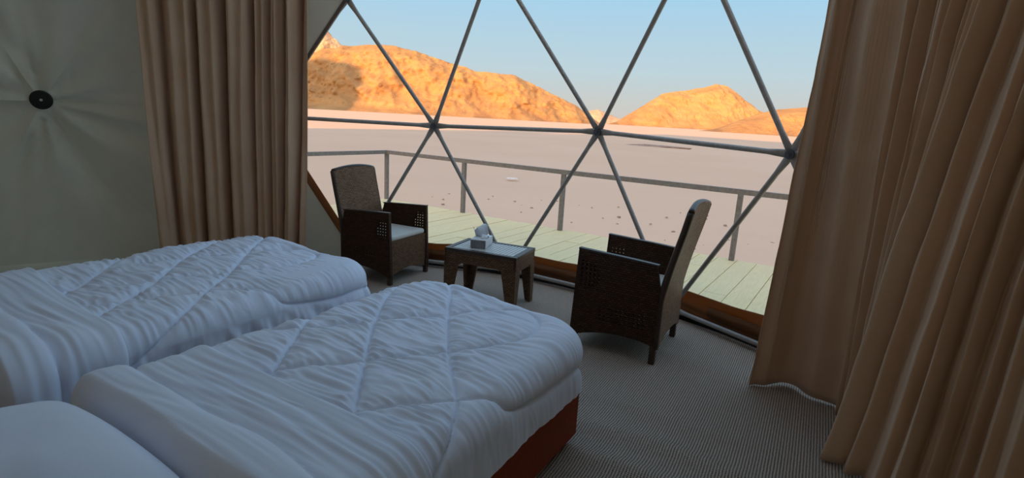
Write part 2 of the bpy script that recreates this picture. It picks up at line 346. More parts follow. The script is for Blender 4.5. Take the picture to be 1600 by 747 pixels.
# ------------------------------------------------------------------ deck and railing
dn = Vector((.8412, -.5407, 0)); dd = Vector((.5407, .8412, 0)); CEN = (-1.597, 1.294); DZ = -.1; DEDGE = 7.22
cn = CEN[0] * dn.x + CEN[1] * dn.y; cd = CEN[0] * dd.x + CEN[1] * dd.y
deck = empty('deck', (0, 0, 0), kind='structure')
def planks():
    rnd = random.Random(2); w = .235; n0 = -7.55
    i = 0
    while n0 + w * i < 3.2:
        a = n0 + w * i; b = a + w - .008; i += 1
        m = max(abs(a - cn), abs(b - cn)) if (a - cn) * (b - cn) > 0 else max(abs(a - cn), abs(b - cn))
        st = cd + math.sqrt(4.32 ** 2 - m * m) if m < 4.25 else cd - 2.0
        cuts = [st]; q = st + rnd.uniform(.7, 2.4)
        while q < DEDGE - .5: cuts.append(q); q += rnd.uniform(1.8, 2.6)
        cuts.append(DEDGE + rnd.uniform(-.01, .01))
        for s, e in zip(cuts[:-1], cuts[1:]):
            z = DZ + rnd.uniform(-.003, .003); g = .004
            mb = MB(); c0 = (s + e) / 2; L = (e - s) / 2 - g; hw = (b - a) / 2
            mb.box(-hw, hw, -L, L, -.03, 0, 0)
            o = mb.build('plank', M['deck'], deck); p = dn * ((a + b) / 2) + dd * c0
            o.location = (p.x, p.y, z); o.rotation_euler = (0, 0, math.atan2(dn.y, dn.x))
planks()
fm = MB(); 
for n in (-7.4, -4.6, -1.8, 1.0, 3.0):
    p = dn * n + dd * 7.0
    fm.box(p.x - .06, p.x + .06, p.y - .06, p.y + .06, GZ - .1, DZ - .035)
fm.build('support_post', M['rail'], deck)
fm = MB(); a = dn * -7.5 + dd * 7.12; b = dn * 3.1 + dd * 7.12
fm.prism([(a.x, a.y), (b.x, b.y), (b.x + .04, b.y + .06), (a.x + .04, a.y + .06)], DZ - .2, DZ - .032, 'z'); fm.build('rim_joist', M['rail'], deck)
rail = empty('deck_railing', (-.85, 9.03, DZ), 0, 'grey post and single rail fence along the outer edge of the wooden deck', 'railing')
def rl(p): return (p[0] + .85, p[1] - 9.03, p[2] - DZ)
RH = .775
post_xy = [(-2.40, 10.10), (-.86, 9.06), (.712, 8.02), (2.79, 6.685), (4.6, 5.52)]
back_xy = [(-2.40 - .5407 * q, 10.10 - .8412 * q) for q in (2.2, 4.4)]
def sqbar(p, q, w, h):
    p, q = Vector(rl(p)), Vector(rl(q)); t = (q - p).normalized(); sd = t.cross(Vector((0, 0, 1)))
    if sd.length < .1: sd = dn.copy()
    sd.normalize(); un = sd.cross(t).normalized(); mb = MB()
    v = [x + sd * a * w + un * b * h for x in (p, q) for a, b in ((-1, -1), (1, -1), (1, 1), (-1, 1))]
    mb.add(v, [(3, 2, 1, 0), (4, 5, 6, 7)] + [(i, (i + 1) % 4, 4 + (i + 1) % 4, 4 + i) for i in range(4)]); return mb
for x, y in post_xy + back_xy: sqbar((x, y, DZ), (x, y, RH - .03), .03, .03).build('post', M['rail'], rail)
seq = [(x, y, RH) for x, y in post_xy]
for p, q in zip(seq[:-1], seq[1:]): sqbar(p, q, .03, .032).build('rail', M['rail'], rail)
sqbar(seq[0], (back_xy[-1][0], back_xy[-1][1], RH), .03, .032).build('rail', M['rail'], rail)

# ------------------------------------------------------------------ dome
NS = 16; PH = 1.372
def ringp(r, h, k): a = PH - 2 * PI / NS * k; return Vector((CEN[0] + r * math.cos(a), CEN[1] + r * math.sin(a), h))
OVER = {('A', -2): (-3.93, 4.57, 1.446), ('A', 0): (-.792, 5.273, 1.398), ('A', 1): (.685, 4.652, 1.438), ('A', 2): (1.78, 3.548, 1.38), ('U', -.5): (-1.578, 5.144, 2.47), ('U', .5): (-.268, 4.795, 2.764), ('U', 1.5): (1.101, 3.891, 2.728),
        ('N', .5): (.005, 5.126, .055), ('N', 1.5): (1.344, 4.226, .06)}
RING = {'N': (4.153, .05), 'A': (4.062, 1.402), 'U': (3.745, 2.74), 'T': (2.95, 3.78), 'V': (1.6, 4.42)}
def nd(t, k):
    kk = k
    while kk > 8: kk -= 16
    while kk <= -8: kk += 16
    if (t, kk) in OVER: return Vector(OVER[(t, kk)])
    return ringp(*RING[t], kk)
win_tris = []
for k in (0, 1, 2): win_tris.append([('N', k - .5), ('N', k + .5), ('A', k)])
for k in (-1, 0, 1, 2): win_tris += [[('A', k), ('A', k + 1), ('N', k + .5)], [('A', k), ('A', k + 1), ('U', k + .5)]]
for k in (0, 1, 2): win_tris += [[('U', k - .5), ('U', k + .5), ('A', k)], [('U', k - .5), ('U', k + .5), ('T', k)]]
for k in (-1, 0, 1, 2): win_tris += [[('T', k), ('T', k + 1), ('U', k + .5)], [('T', k), ('T', k + 1), ('V', k + .5)]]  # upper panes, out of view, added to let more skylight into the room
for k in (0, 1, 2): win_tris.append([('V', k - .5), ('V', k + .5), ('T', k)])
wset = {frozenset(t) for t in win_tris}
win = empty('window_1', (0, 5, 0), kind='structure')
for tri in win_tris:
    p = [nd(*t) for t in tri]; c = Vector((CEN[0], CEN[1], .8))
    p = [c + (q - c) * 1.006 - Vector((0, 5, 0)) for q in p]
    mesh('pane', p, [(0, 1, 2)], M['clear'], win)
# pipes
frame = empty('dome_frame', (.005, 5.126, 0), 0, 'grey metal pipe dome frame crossing in triangles over the clear window', 'frame')
FO = Vector((.005, 5.126, 0)); DC = Vector((CEN[0], CEN[1], .8))
def strut(p, q, r=.0185, mid=False):
    t = (q - p); L = t.length; t.normalize(); rad = ((p + q) / 2 - DC); rad = (rad - t * rad.dot(t)).normalized(); sd = t.cross(rad)
    vs = []; st = [(.0, 1.35, .45), (.055, 1.45, .45), (.10, 1.25, .8), (.15, 1, 1)]
    st = st + [(L - s, a, b) for s, a, b in reversed(st)]
    for s, a, b in st:
        for k in range(12):
            g = 2 * PI * k / 12; vs.append(p + t * s + sd * (math.cos(g) * r * a) + rad * (math.sin(g) * r * b) - FO)
    f = [(i * 12 + k, i * 12 + (k + 1) % 12, (i + 1) * 12 + (k + 1) % 12, (i + 1) * 12 + k) for i in range(7) for k in range(12)] + [tuple(range(11, -1, -1)), tuple(84 + k for k in range(12))]
    mesh('strut', vs, f, M['pipe'], frame, True)
edges = set()
for tri in win_tris:
    for i in range(3): edges.add(frozenset((tri[i], tri[(i + 1) % 3])))
hubs = set()
def inn(t): p = nd(*t); return DC + (p - DC) * .994
for e in sorted(edges, key=lambda e: sorted(e)):
    a, b = sorted(e); 
    nb = sum(1 for t in win_tris if a in t and b in t)
    if nb == 1 and a[0] != b[0]: strut(DC + (nd(*a) - DC) * 1.004, DC + (nd(*b) - DC) * 1.004)
    else: strut(inn(a), inn(b)); hubs |= {a, b}
for hb in sorted(hubs):
    p = inn(hb); ax = (p - DC).normalized(); mb = MB()
    mb.tube([p - ax * .03 - FO, p + ax * .018 - FO], .03, 12); mb.tube([p - ax * .05 - FO, p - ax * .03 - FO], .014, 6); mb.build('hub_bolt', M['bolt'], frame)
# second short ground pipe and upright foot beside the right base hub
pa = nd('N', 1.5); pb = nd('N', 2.5); dv = (pb - pa).normalized(); ou = Vector((pa.x - CEN[0], pa.y - CEN[1], 0)).normalized()
mb = MB(); mb.tube([pa + ou * .09 + Vector((0, 0, .04)) - FO, pa + ou * .09 + dv * .5 + Vector((0, 0, .03)) - FO], .017, 10)
mb.tube([pa + ou * .085 + dv * .02 + Vector((0, 0, .03)) - FO, pa + ou * .05 + dv * .02 + Vector((0, 0, .17)) - FO], .011, 8); mb.build('foot_bracket', M['pipe'], frame, True)

# canvas shell
HUB = nd('A', -2); nzc = Noise(77)
def canvas_disp(P):
    """inward pull of the liner: radiating creases round the pinned hub and soft sag"""
    d = P - np.array(HUB); hd = np.array((HUB.x - CEN[0], HUB.y - CEN[1], 0)); hd /= np.linalg.norm(hd); tg = np.array((-hd[1], hd[0], 0))
    a = d @ tg; b = d[:, 2]; rr = np.hypot(a, b) + 1e-6; th = np.arctan2(b, a)
    cre = nzc(th * 4.2 + 50 + rr * .5, rr * 1.3) * .9 + nzc(th * 9 + 20, rr * 2.0) * .30
    w = .13 * cre * np.exp(-rr / .9) * np.clip(rr / .25, 0, 1) 
    fine = .010 * (.5 - np.abs(nzc((a + b * .6) * 6 + 6 * nzc(a * 2, b * 2), (a - b) * 1.4 + 8))) + .006 * nzc.fbm((a + b) * 9 + 7 * nzc(a * 2, b * 2), (a - b) * 2.3, 3)
    fine = fine * np.clip((1.75 - rr) / .5, 0, 1); w = w * np.clip((1.75 - rr) / .4, 0, 1)
    return w + fine + .07 * (np.exp(-rr / .25))
def tri_patch(tri, n, mb, disp):
    a, b, c = [np.array(DC + (nd(*t) - DC) * .993) for t in tri]
    P = []; idx = {}
    for i in range(n + 1):
        for j in range(n + 1 - i): idx[(i, j)] = len(P); P.append(a + (b - a) * i / n + (c - a) * j / n)
    P = np.array(P); nrm = np.cross(b - a, c - a); nrm /= np.linalg.norm(nrm)
    if nrm @ (np.array(DC) - a) < 0: nrm = -nrm
    if disp: rd = np.array(DC)[None] - P; P = P + rd / np.linalg.norm(rd, axis=1)[:, None] * canvas_disp(P)[:, None]
    f = []
    for i in range(n):
        for j in range(n - i):
            f.append((idx[(i, j)], idx[(i + 1, j)], idx[(i, j + 1)]))
            if i + j < n - 1: f.append((idx[(i + 1, j)], idx[(i + 1, j + 1)], idx[(i, j + 1)]))
    mb.add([tuple(p) for p in P], f)
shell = {n: MB() for n in ('wall_left', 'wall_back', 'wall_right', 'ceiling')}
def put(tri, kc, row):
    if frozenset(tri) in wset: return
    kc = (kc + 8) % 16 - 8
    near = -3.6 <= kc <= -.2
    nm = 'ceiling' if row >= 2 else 'wall_left' if -5 <= kc < 1 else 'wall_right' if 1 <= kc <= 6 else 'wall_back'
    tri_patch(tri, 40 if near and row < 2 else 4, shell[nm], near and row < 2)
for k in range(-8, 8):
    w = lambda t, x: (t, (x + 8) % 16 - 8 if (x + 8) % 16 - 8 != -8 else -8)
    K = lambda x: x - 16 if x > 7.75 else x
    put([('N', K(k - .5)), ('N', K(k + .5)), ('A', k)], k, 0); put([('A', k), ('A', K(k + 1)), ('N', K(k + .5))], k + .5, 0)
    put([('A', k), ('A', K(k + 1)), ('U', K(k + .5))], k + .5, 1); put([('U', K(k - .5)), ('U', K(k + .5)), ('A', k)], k, 1)
    put([('U', K(k - .5)), ('U', K(k + .5)), ('T', k)], k, 2); put([('T', k), ('T', K(k + 1)), ('U', K(k + .5))], k + .5, 2)
    put([('T', k), ('T', K(k + 1)), ('V', K(k + .5))], k + .5, 3); put([('V', K(k - .5)), ('V', K(k + .5)), ('T', k)], k, 3)
    a, b = nd('V', K(k - .5)), nd('V', K(k + .5)); shell['ceiling'].add([a, b, (CEN[0], CEN[1], 4.65)], [(0, 1, 2)])
for k in range(-8, 8):
    a, b = [DC + (nd('N', K(k + q)) - DC) * .993 for q in (-.5, .5)]
    if not -.2 < k < 2.5: shell['wall_left' if -5 <= k < 1 else 'wall_right' if 1 <= k <= 6 else 'wall_back'].add([a, b, b - Vector((0, 0, .2)), a - Vector((0, 0, .2))], [(0, 1, 2, 3)])
for n, mb in shell.items():
    o = mb.build(n, M['canvas'], None, n != 'ceiling'); tag(o, kind='structure')
# brown zip tape along the window edge
def tape(name, seq, w, mat, inset=.992):
    mb = MB()
    for a, b in zip(seq[:-1], seq[1:]):
        p, q = [DC + (nd(*t) - DC) * inset for t in (a, b)]; t = (q - p).normalized(); rad = ((p + q) / 2 - DC).normalized(); sd = t.cross(rad).normalized(); rad = sd.cross(t)
        v = [x + sd * s * w + rad * h for x in (p, q) for s, h in ((-1, -.004), (1, -.004), (1, .004), (-1, .004))]
        mb.add(v, [(3, 2, 1, 0), (4, 5, 6, 7)] + [(i, (i + 1) % 4, 4 + (i + 1) % 4, 4 + i) for i in range(4)])
    o = mb.build(name, mat); tag(o, kind='structure')
tape('trim_1', [('N', -.5), ('A', -1)], .035, M['brown_canvas']); tape('trim_2', [('A', -1), ('U', -.5), ('T', -1), ('V', -.5), ('V', .5), ('V', 1.5), ('V', 2.5), ('T', 3), ('U', 2.5), ('A', 3), ('N', 2.5)], .014, M['rim'])
# black washer pinning the liner
ax = Vector((HUB.x - CEN[0], HUB.y - CEN[1], .35)).normalized(); hp = DC + (HUB - DC) * .993 - Vector((HUB.x - CEN[0], HUB.y - CEN[1], 0)).normalized() * .085
hp += Vector((-.20, -.13, .02)) * 0
wa = empty('wall_washer', tuple(hp), 0, 'round black disc with a silver centre pinning the canvas of the left wall', 'disc')
mb = MB(); mb.tube([ax * .004, -ax * .012, -ax * .018], [.075, .075, .066], 28); dsc = mb.build('disc', M['black'], wa)
mb = MB(); mb.tube([-ax * .017, -ax * .026], [.011, .008], 10); mb.build('bolt', M['cushion'], dsc)
# canvas skirt below the clear panels
def skirt():
    root = empty('canvas_skirt', (0, 5.2, 0), 0, 'brown canvas skirt running along the floor below the clear window', 'skirt'); off = Vector((0, 5.2, 0))
    ks = [-.5, .5, 1.5, 2.5]; nz = Noise(6)
    for a, b in zip(ks[:-1], ks[1:]):
        p, q = nd('N', a), nd('N', b); n = 40; v = []; out = ((p + q) / 2 - Vector((*CEN, 0))); out.z = 0; out.normalize()
        for i in range(n):
            t = i / (n - 1); c = p.lerp(q, t); m = 4 * t * (1 - t)
            for j in range(9):
                s = j / 8; z = .035 + s * (.205 + .018 * float(nz(i * .13 + a * 9, 0)))
                o_ = .05 + .035 * math.sin(s * 3.1) * (1 + .5 * float(nz(i * .2 + a * 5, s * 3))) - .018 * s
                x = c + out * o_; v.append((x.x - off.x, x.y - off.y, z))
        o = panel = mesh('skirt_panel', v, grid_faces(n, 9), M['brown_canvas'], root, True); o.modifiers.new('thick', 'SOLIDIFY').thickness = .004
        v = [(x.x - off.x, x.y - off.y, z) for x in (p, q) for w_, z in ((.02, -.1), (.02, .05), (.07, .05), (.07, -.1)) for x in [x + out * w_]]
        mesh('shadow_strip', v, [(0, 1, 2, 3), (7, 6, 5, 4), (0, 4, 5, 1), (1, 5, 6, 2), (2, 6, 7, 3), (3, 7, 4, 0)], M['black'], root)  # black strip standing in for the shadow gap below the skirt
        # rolled flap tied along the foot of the panel
        L = (q - p).length; t0, t1 = (.18, .97) if a > 1 else (.06, .97); v = []; n = 34
        for i in range(n):
            t = t0 + (t1 - t0) * i / (n - 1); c = p.lerp(q, t)
            for j in range(8):
                s = j / 7; an = -.4 + s * 2.6; rr = .055 + .006 * float(nz(i * .35, j + 3))
                x = c + out * (.045 + .03 - math.cos(an - 1.2) * rr * .75); v.append((x.x - off.x, x.y - off.y, .045 + s * .13 + .012 * math.sin(s * 5)))
        o = mesh('flap', v, grid_faces(n, 8), M['brown_canvas'], panel, True); o.modifiers.new('thick', 'SOLIDIFY').thickness = .005
skirt()

# ------------------------------------------------------------------ floor
def floor():
    n, m = 120, 110; xs = np.linspace(-5.9, 2.7, n); ys = np.linspace(-3.0, 5.6, m); nz = Noise(14)
    # polar disc, finer where the photo sees it
    R = np.linspace(0, 4.12, 130); A = np.linspace(0, 2 * PI, 320, endpoint=False); AA, RR = np.meshgrid(A, R, indexing='ij')
    X = CEN[0] + RR * np.cos(AA); Y = CEN[1] + RR * np.sin(AA)
    # carpet ruckles running obliquely in the foreground
    w = np.zeros_like(X)
    for (x0, y0, dx, dy, L, amp, wd) in ((.95, 2.22, .90, -.42, .75, .026, .05), (.85, 1.98, .92, -.40, .8, .030, .055), (.85, 2.62, .93, -.36, .5, .014, .05), (1.1, 3.45, .8, -.6, .5, .012, .04), (.6, 1.72, .95, -.3, .8, .024, .05)):
        l = math.hypot(dx, dy); dx /= l; dy /= l; a = (X - x0) * dx + (Y - y0) * dy; b = -(X - x0) * dy + (Y - y0) * dx + .05 * np.sin(a * 4)
        w += amp * np.exp(-(b / wd) ** 2) * np.exp(-(a / L) ** 4)
    Z = w + .003 * nz.fbm(X * 3, Y * 3, 3); Z = np.minimum(Z, .045) * (RR < 4.0)
    v = np.stack([X, Y, Z], -1).reshape(-1, 3); o = mesh('floor', v, grid_faces(320, 130, True), M['carpet'], smooth=True); tag(o, kind='structure')
    v = [(CEN[0] + 4.13 * math.cos(a), CEN[1] + 4.13 * math.sin(a), z) for z in (-.02, -.2) for a in A[::4]]; q = len(A[::4])
    f = [tuple(range(q)), tuple(range(2 * q - 1, q - 1, -1))] + [(i, q + i, q + (i + 1) % q, (i + 1) % q) for i in range(q)]
    o = mesh('floor_slab', v, f, M['rail']); o.name = 'floor_base'; tag(o, kind='structure')
floor()

# ------------------------------------------------------------------ curtains
def curtain(name, label, bot, top, z0, z1, nf, amp0, amp1, seed, n=300, m=64, folds=None, hem=.012, twarp=1.0, cusp=False):
    nz = Noise(seed); b = catmull(bot, n); s = np.linspace(0, 1, n); t = catmull(top, 900)[np.clip((s ** twarp * 899).astype(int), 0, 899)]; zz = np.linspace(0, 1, m)
    F = folds(s) if folds is not None else None
    v = np.zeros((n, m, 3))
    for j, q in enumerate(zz):
        e = q ** .85; c = b * (1 - e) + t * e; tg = np.gradient(c, axis=0); tg /= np.linalg.norm(tg, axis=1)[:, None]; nr = np.stack([-tg[:, 1], tg[:, 0]], 1)
        wp = s + .010 * nz(s * 3, q * 2.2) + .004 * nz(s * 9, q * 3)
        ph = nf * wp + .55 * nz(wp * nf * .45 + 3, 0)
        w1 = np.sin(2 * PI * ph); f = (1 - 2 * np.abs(np.sin(PI * (ph + .10 * np.sin(2 * PI * ph)))) ** .75 if cusp else np.sign(w1) * np.abs(w1) ** .8) * (.75 + .45 * nz(wp * nf * .8 + 11, q * .7)) + .28 * np.sin(2 * PI * ph * 2.1 + 2 * nz(wp * 5, q)) * (.4 + .6 * q)
        if F is not None:
            w2 = np.sin(2 * PI * ph + .75 * np.sin(2 * PI * ph)); f = (w2 * (.8 + .5 * nz(wp * nf * .6 + 11, q * .5)) + .5 * np.sin(2 * PI * ph / 3.3 + 2)) * F + (1 - F) * .75 * np.sin(2 * PI * s / .115 + 2.4 + .5 * q) * np.clip(s / .03, 0, 1)
        a = amp0 * (1 - q) + amp1 * q
        o = a * f + .006 * nz.fbm(s * 26, q * 9, 3)
        xy = c + nr * o[:, None]; v[:, j, :2] = xy; v[:, j, 2] = z0 + (z1 - z0) * q + (hem * .5 * (1 + nz(s * 9, 0))) * (1 - q)
    o = mesh(name, v.reshape(-1, 3), grid_faces(n, m), M['curtain'], smooth=True)
    o.modifiers.new('thick', 'SOLIDIFY').thickness = .003
    return tag(o, label, 'curtain', 'curtains beside the window')
def cp(r, deg): return (CEN[0] + r * math.cos(math.radians(deg)), CEN[1] + r * math.sin(math.radians(deg)))
curtain('left_curtain', 'beige floor length curtain gathered at the left edge of the window behind the far bed',
        [cp(3.70, 114.2), cp(3.72, 110), cp(3.7, 105), cp(3.68, 100), cp(3.66, 95.3)], [cp(3.52, 114.1), cp(3.52, 111), cp(3.5, 106), cp(3.48, 100), cp(3.46, 92.3)], .008, 2.85, 7.0, .105, .095, 31, cusp=True)
COLD = 1
curtain('right_curtain', 'brown curtain drawn back at the right edge of the photo, its hem on the carpet',
        [(1.475, 3.02), (1.60, 3.06), (1.76, 3.0), (1.86, 2.82), (1.84, 2.60), (1.72, 2.42), (1.58, 2.28), (1.62, 2.05), (1.74, 1.84), (1.80, 1.6), (1.86, 1.3), (1.9, 1.0)],
        [(1.55, 2.93), (1.62, 2.80), (1.68, 2.66), (1.74, 2.52), (1.79, 2.38), (1.83, 2.24), (1.87, 2.08), (1.9, 1.92), (1.92, 1.74), (1.93, 1.5), (1.93, 1.25), (1.92, 1.0)], .006, 2.9, 31, .046, .044, 33, twarp=1.22,
        n=900, folds=lambda s: np.clip((s - .225) * 22, 0, 1))
for o in list(bpy.data.objects):
    if o.name in ('left_curtain', 'right_curtain'): o.name = 'curtain'

# ------------------------------------------------------------------ beds
AL = np.array((-.5100, -.8602)); AC = np.array((.8602, -.5100))
def lattice(bed):
    if bed == 2:
        return [[(-.11, .83), (-.37, .55), (-.63, .24), (-.82, .01), (-.95, -.075), (-1.06, .0), (-1.06, .2), (-.83, .52), (-.55, .83), (-.31, 1.1), (-.1, 1.36)],
                [(-1.25, .92), (-1.03, .80), (-.83, .52), (-.63, .24), (-.46, .0), (-.33, -.04), (-.22, .06), (-.2, .26), (-.37, .55), (-.55, .83), (-.76, 1.12), (-.9, 1.4)],
                [(-.45, 1.38), (-.31, 1.1), (-.11, .83), (-.03, .73), (.04, .68), (.085, .52), (.095, .3), (.095, .08), (.07, -.1), (-.05, -.25), (-.25, -.34), (-.6, -.38)],
                [(-.11, .83), (-.01, .98), (.07, 1.12), (.14, 1.3)], [(-1.35, .45), (-1.2, .55), (-1.0, .78), (-.73, 1.1), (-.5, 1.4)], [(-1.06, .2), (-1.2, .38), (-1.3, .6)]]
    return [[(.16, 1.28), (.09, 1.16), (-.04, .98), (-.26, .74), (-.48, .48), (-.80, .18), (-1.06, -.09), (-1.16, -.1), (-1.2, .05), (-1.1, .28), (-.91, .52), (-.61, .8), (-.41, 1.04), (-.2, 1.3)],
            [(-1.06, .84), (-.93, .52), (-.80, .18), (-.69, -.04), (-.52, -.11), (-.40, -.02), (-.37, .18), (-.48, .48), (-.61, .8), (-.76, 1.15), (-.9, 1.4)],
            [(-.52, 1.38), (-.39, 1.06), (-.26, .74), (-.15, .55), (-.04, .52), (.05, .48), (.085, .3), (.095, .12), (.06, -.1), (-.05, -.25), (-.3, -.34), (-.6, -.38)],
            [(-1.28, .55), (-1.16, .75), (-.9, .98), (-.73, 1.15), (-.5, 1.4)]]
def seg_dist(U, V, lines):
    d = np.full(U.shape, 9.0)
    for ln in lines:
        c = catmull(ln, 90)
        for (ax_, ay), (bx, by) in zip(c[:-1], c[1:]):
            msk = (U > min(ax_, bx) - .16) & (U < max(ax_, bx) + .16) & (V > min(ay, by) - .16) & (V < max(ay, by) + .16)
            if not msk.any(): continue
            u, v = U[msk], V[msk]; ex, ey = bx - ax_, by - ay; t = np.clip(((u - ax_) * ex + (v - ay) * ey) / (ex * ex + ey * ey + 1e-12), 0, 1)
            d[msk] = np.minimum(d[msk], np.hypot(u - ax_ - t * ex, v - ay - t * ey))
    return d
def drape(U, V, h, spec):
    """lay the unfolded cloth (U,V) over the rounded bed edge; h lifts it along the surface normal"""
    r, rc = spec['r'], spec['rc']; ui0, ui1, vi0 = spec['u0'] + r, spec['u1'] - r, spec['v0'] + r
    cx, hx = (ui0 + ui1) / 2, (ui1 - ui0) / 2
    qx = np.abs(U - cx) - (hx - rc); qy = (vi0 + rc) - V
    mx, my = np.maximum(qx, 0), np.maximum(qy, 0); ln = np.hypot(mx, my); d = ln + np.minimum(np.maximum(qx, qy), 0) - rc
    sg = np.sign(U - cx); nx = np.where(ln > 1e-9, mx / np.maximum(ln, 1e-9), 0) * sg; ny = -np.where(ln > 1e-9, my / np.maximum(ln, 1e-9), 0)
    D = np.clip(d, 0, spec['dmax']); t = np.minimum(D / r, PI / 2); fl = np.maximum(0, D - r * PI / 2)
    sh = np.where(d > 0, -D + r * np.sin(t) + fl * spec.get('flare', .05), 0)
    over = np.maximum(d, 0) - D
    pu = U + nx * (sh - over) + nx * np.sin(t) * h; pv = V + ny * (sh - over) + ny * np.sin(t) * h
    z = spec['top'] - r * (1 - np.cos(t)) - fl + np.cos(t) * h
    pv = pv + spec['skew'] * (pu) * np.exp(-np.clip(pv + .3, 0, None) / .55)
    return pu, pv, z, d
def cloth(name, spec, ur, vr, res, hfun, parent, mat, cut=True):
    us = np.arange(ur[0], ur[1], res); vs = np.arange(vr[0], vr[1], res); U, V = np.meshgrid(us, vs, indexing='ij')
    _, _, _, d0 = drape(U, V, 0 * U, spec); h = hfun(U, V, d0); pu, pv, z, d = drape(U, V, h, spec)
    hem = spec['dmax'] + .012 * spec['nz'](U * 6 + V * 4, V * 5 - U * 3); 
    n, m = U.shape; keep = (d <= spec['dmax'] + res * 1.5)
    fs = [q for q in grid_faces(n, m) if keep.ravel()[list(q)].all()]
    used = np.unique(np.array(fs)); mp = -np.ones(n * m, int); mp[used] = np.arange(len(used))
    P = np.stack([pu, pv, z], -1).reshape(-1, 3)[used]; fs = [tuple(mp[list(q)]) for q in fs]
    xy = P[:, :1] * AC + P[:, 1:2] * AL; P = np.c_[xy, P[:, 2]]
    o = mesh(name, P, fs, mat, parent, True); return o
def make_bed(which, O, spec, lab):
    nz = spec['nz']
    bed = empty('bed', (O[0], O[1], 0), 0, lab['bed'], 'bed', 'single beds')
    ang = math.atan2(AC[1], AC[0])      # local x = across, local y = towards the foot
    def loc(mb, name, mat, par, sm=False):
        o = mb.build(name, mat, par, sm); o.rotation_euler = (0, 0, ang); return o
    # across x in [-w,0], along y in [-2.05,0] (towards the head is -y)
    w = spec['w']
    mb = MB(); mb.box(-w, 0, -2.05, 0, .05, .31, .012); base = loc(mb, 'bed_base', M['rust'], bed)
    for x in (-w + .08, -.08):
        for y in (-1.97, -.08):
            mb = MB(); mb.tube([(x, y, 0), (x, y, .055)], [.022, .028], 10); loc(mb, 'leg', M['black'], bed)
    mb = MB(); mb.box(-w + .025, -.03, -2.03, -.03, .31, spec['top'] - .03, .05); loc(mb, 'mattress', M['linen'], bed, True)
    # duvet
    dv = empty('duvet', (O[0], O[1], .3), 0, lab['duvet'], 'duvet', 'white quilted duvets'); lines = lattice(which)
    def h_main(U, V, d):
        ds = seg_dist(U, V, lines); side = np.clip((d - .02) / .12, 0, 1)
        puff = .021 * (1 - np.exp(-ds / .030)) - .008 * np.exp(-(ds / .006) ** 2)
        wu = U + .05 * nz(U * 5, V * 5); wv = V + .035 * nz(U * 3.5 + 9, V * 6)
        wr = (.8 - 2.2 * np.abs(nz(wu * 6, wv * 34))) * .5 + nz(wu * 12 + 5, wv * 75) * .4 + nz.fbm(wu * 9, wv * 12, 2) * .35
        flat = np.exp(-((U + .35) ** 2 / .5 + (V + .02) ** 2 / .02))
        near = np.clip(ds / .02, 0, 1) * np.exp(-ds / .25)
        calm = 1 - .65 * np.exp(-((U + .15) ** 2 / .12 + (V - .05) ** 2 / .10))
        a = .0155 * wr * near * (1 - .8 * side) * calm
        gs = .013 * nz(V * 17 + 2 * nz(U * 2, V * 3), U * 2.5) + .007 * nz(V * 38, U * 4 + 3)
        gs = gs * spec.get('gath', 1.0)
        gf = .010 * nz(U * 16, V * 2)
        foot = (V < .0)
        drop = np.clip((d - .15) / .06, 0, 1)
        return puff + a + drop * np.where(foot & (U < -.1), gf, gs) + .012 * nz.fbm(U * 2, V * 2, 2)
    cloth('duvet_cover', spec, (spec['u0'] - .33, spec['u1'] + .33), (spec['v0'] - .33, 1.27), .0062, h_main, dv, M['linen']).location = (0, 0, -.3)
    vf = 1.125; vs_ = spec.get('vslope', 0)
    def step(x, w): q = np.clip(x / w, 0, 1); return np.sqrt(np.clip(1 - (1 - q) ** 2, 0, 1))
    def h_band(U, V, d):
        e = V - vf - vs_ * np.clip(U + 1.1, 0, 1.1) - .014 * nz(U * 3, 1); c2 = V - (spec['crease'] + spec['cslope'] * (U + .5) + .02 * nz(U * 3 + 5, 0)); fin = spec['bend'] + .012 * nz(U * 2.4, 3) - V
        h = -.030 * (e < 0) - .012 + .048 * step(e, .035) + spec['lay2'] * step(c2, .05) - .012 * np.exp(-(c2 / .016) ** 2)
        wu = U * 2.2 + .35 * nz(U * 3, V * 6); 
        st = nz(wu, V * 46 + 1.6 * nz(U * 2, V * 2)) * .0075 + nz(U * 3.2 + 4, V * 85 + nz(U * 3, V)) * .003 + .012 * nz(U * 1.8, V * 10)
        side = np.clip((d - .05) / .1, 0, 1)
        gs = .010 * nz(V * 24 + nz(U * 3, V * 2), U * 3) * side
        h = h + st * (1 - .6 * side) * (1 - .55 * np.clip(c2 / .05, 0, 1)) + gs + .010 * nz.fbm(U * 2, V * 2, 2)
        return h * np.clip(fin / .05, 0, 1) ** .5 - .03 * (1 - np.clip(fin / .05, 0, 1) ** .5) + .012 * np.clip((V - 1.3) / .25, 0, 1)
    sb = dict(spec); sb['dmax'] = spec['bdmax']
    b = h_b0 = h_band
    b = cloth('turned_down_edge', sb, (spec['u0'] - .33, spec['u1'] + .40), (vf - .03, spec['bend'] + .03), .007, h_band, dv, M['linen']); b.location = (0, 0, -.3)
    # pillow
    pu, pv, a, bb, hh, z0 = spec['pillow']; n = 44; xs = np.sin(np.linspace(-PI / 2, PI / 2, n)); v = []
    S, T = np.meshgrid(xs, xs, indexing='ij'); prof = np.clip((1 - np.abs(S) ** 2.6) * (1 - np.abs(T) ** 2.6), 0, 1) ** .5
    crn = 1 - .06 * (np.abs(S) * np.abs(T)) ** 2
    wz = .006 * nz.fbm(S * 3, T * 3, 3)
    X = S * a * crn; Y = -T * bb * crn; up_ = np.stack([X, Y, hh * prof + wz * prof], -1).reshape(-1, 3); dnn = np.stack([X, Y, -.35 * hh * prof], -1).reshape(-1, 3)
    f = grid_faces(n, n); f2 = [tuple(reversed([i + n * n for i in q])) for q in f]
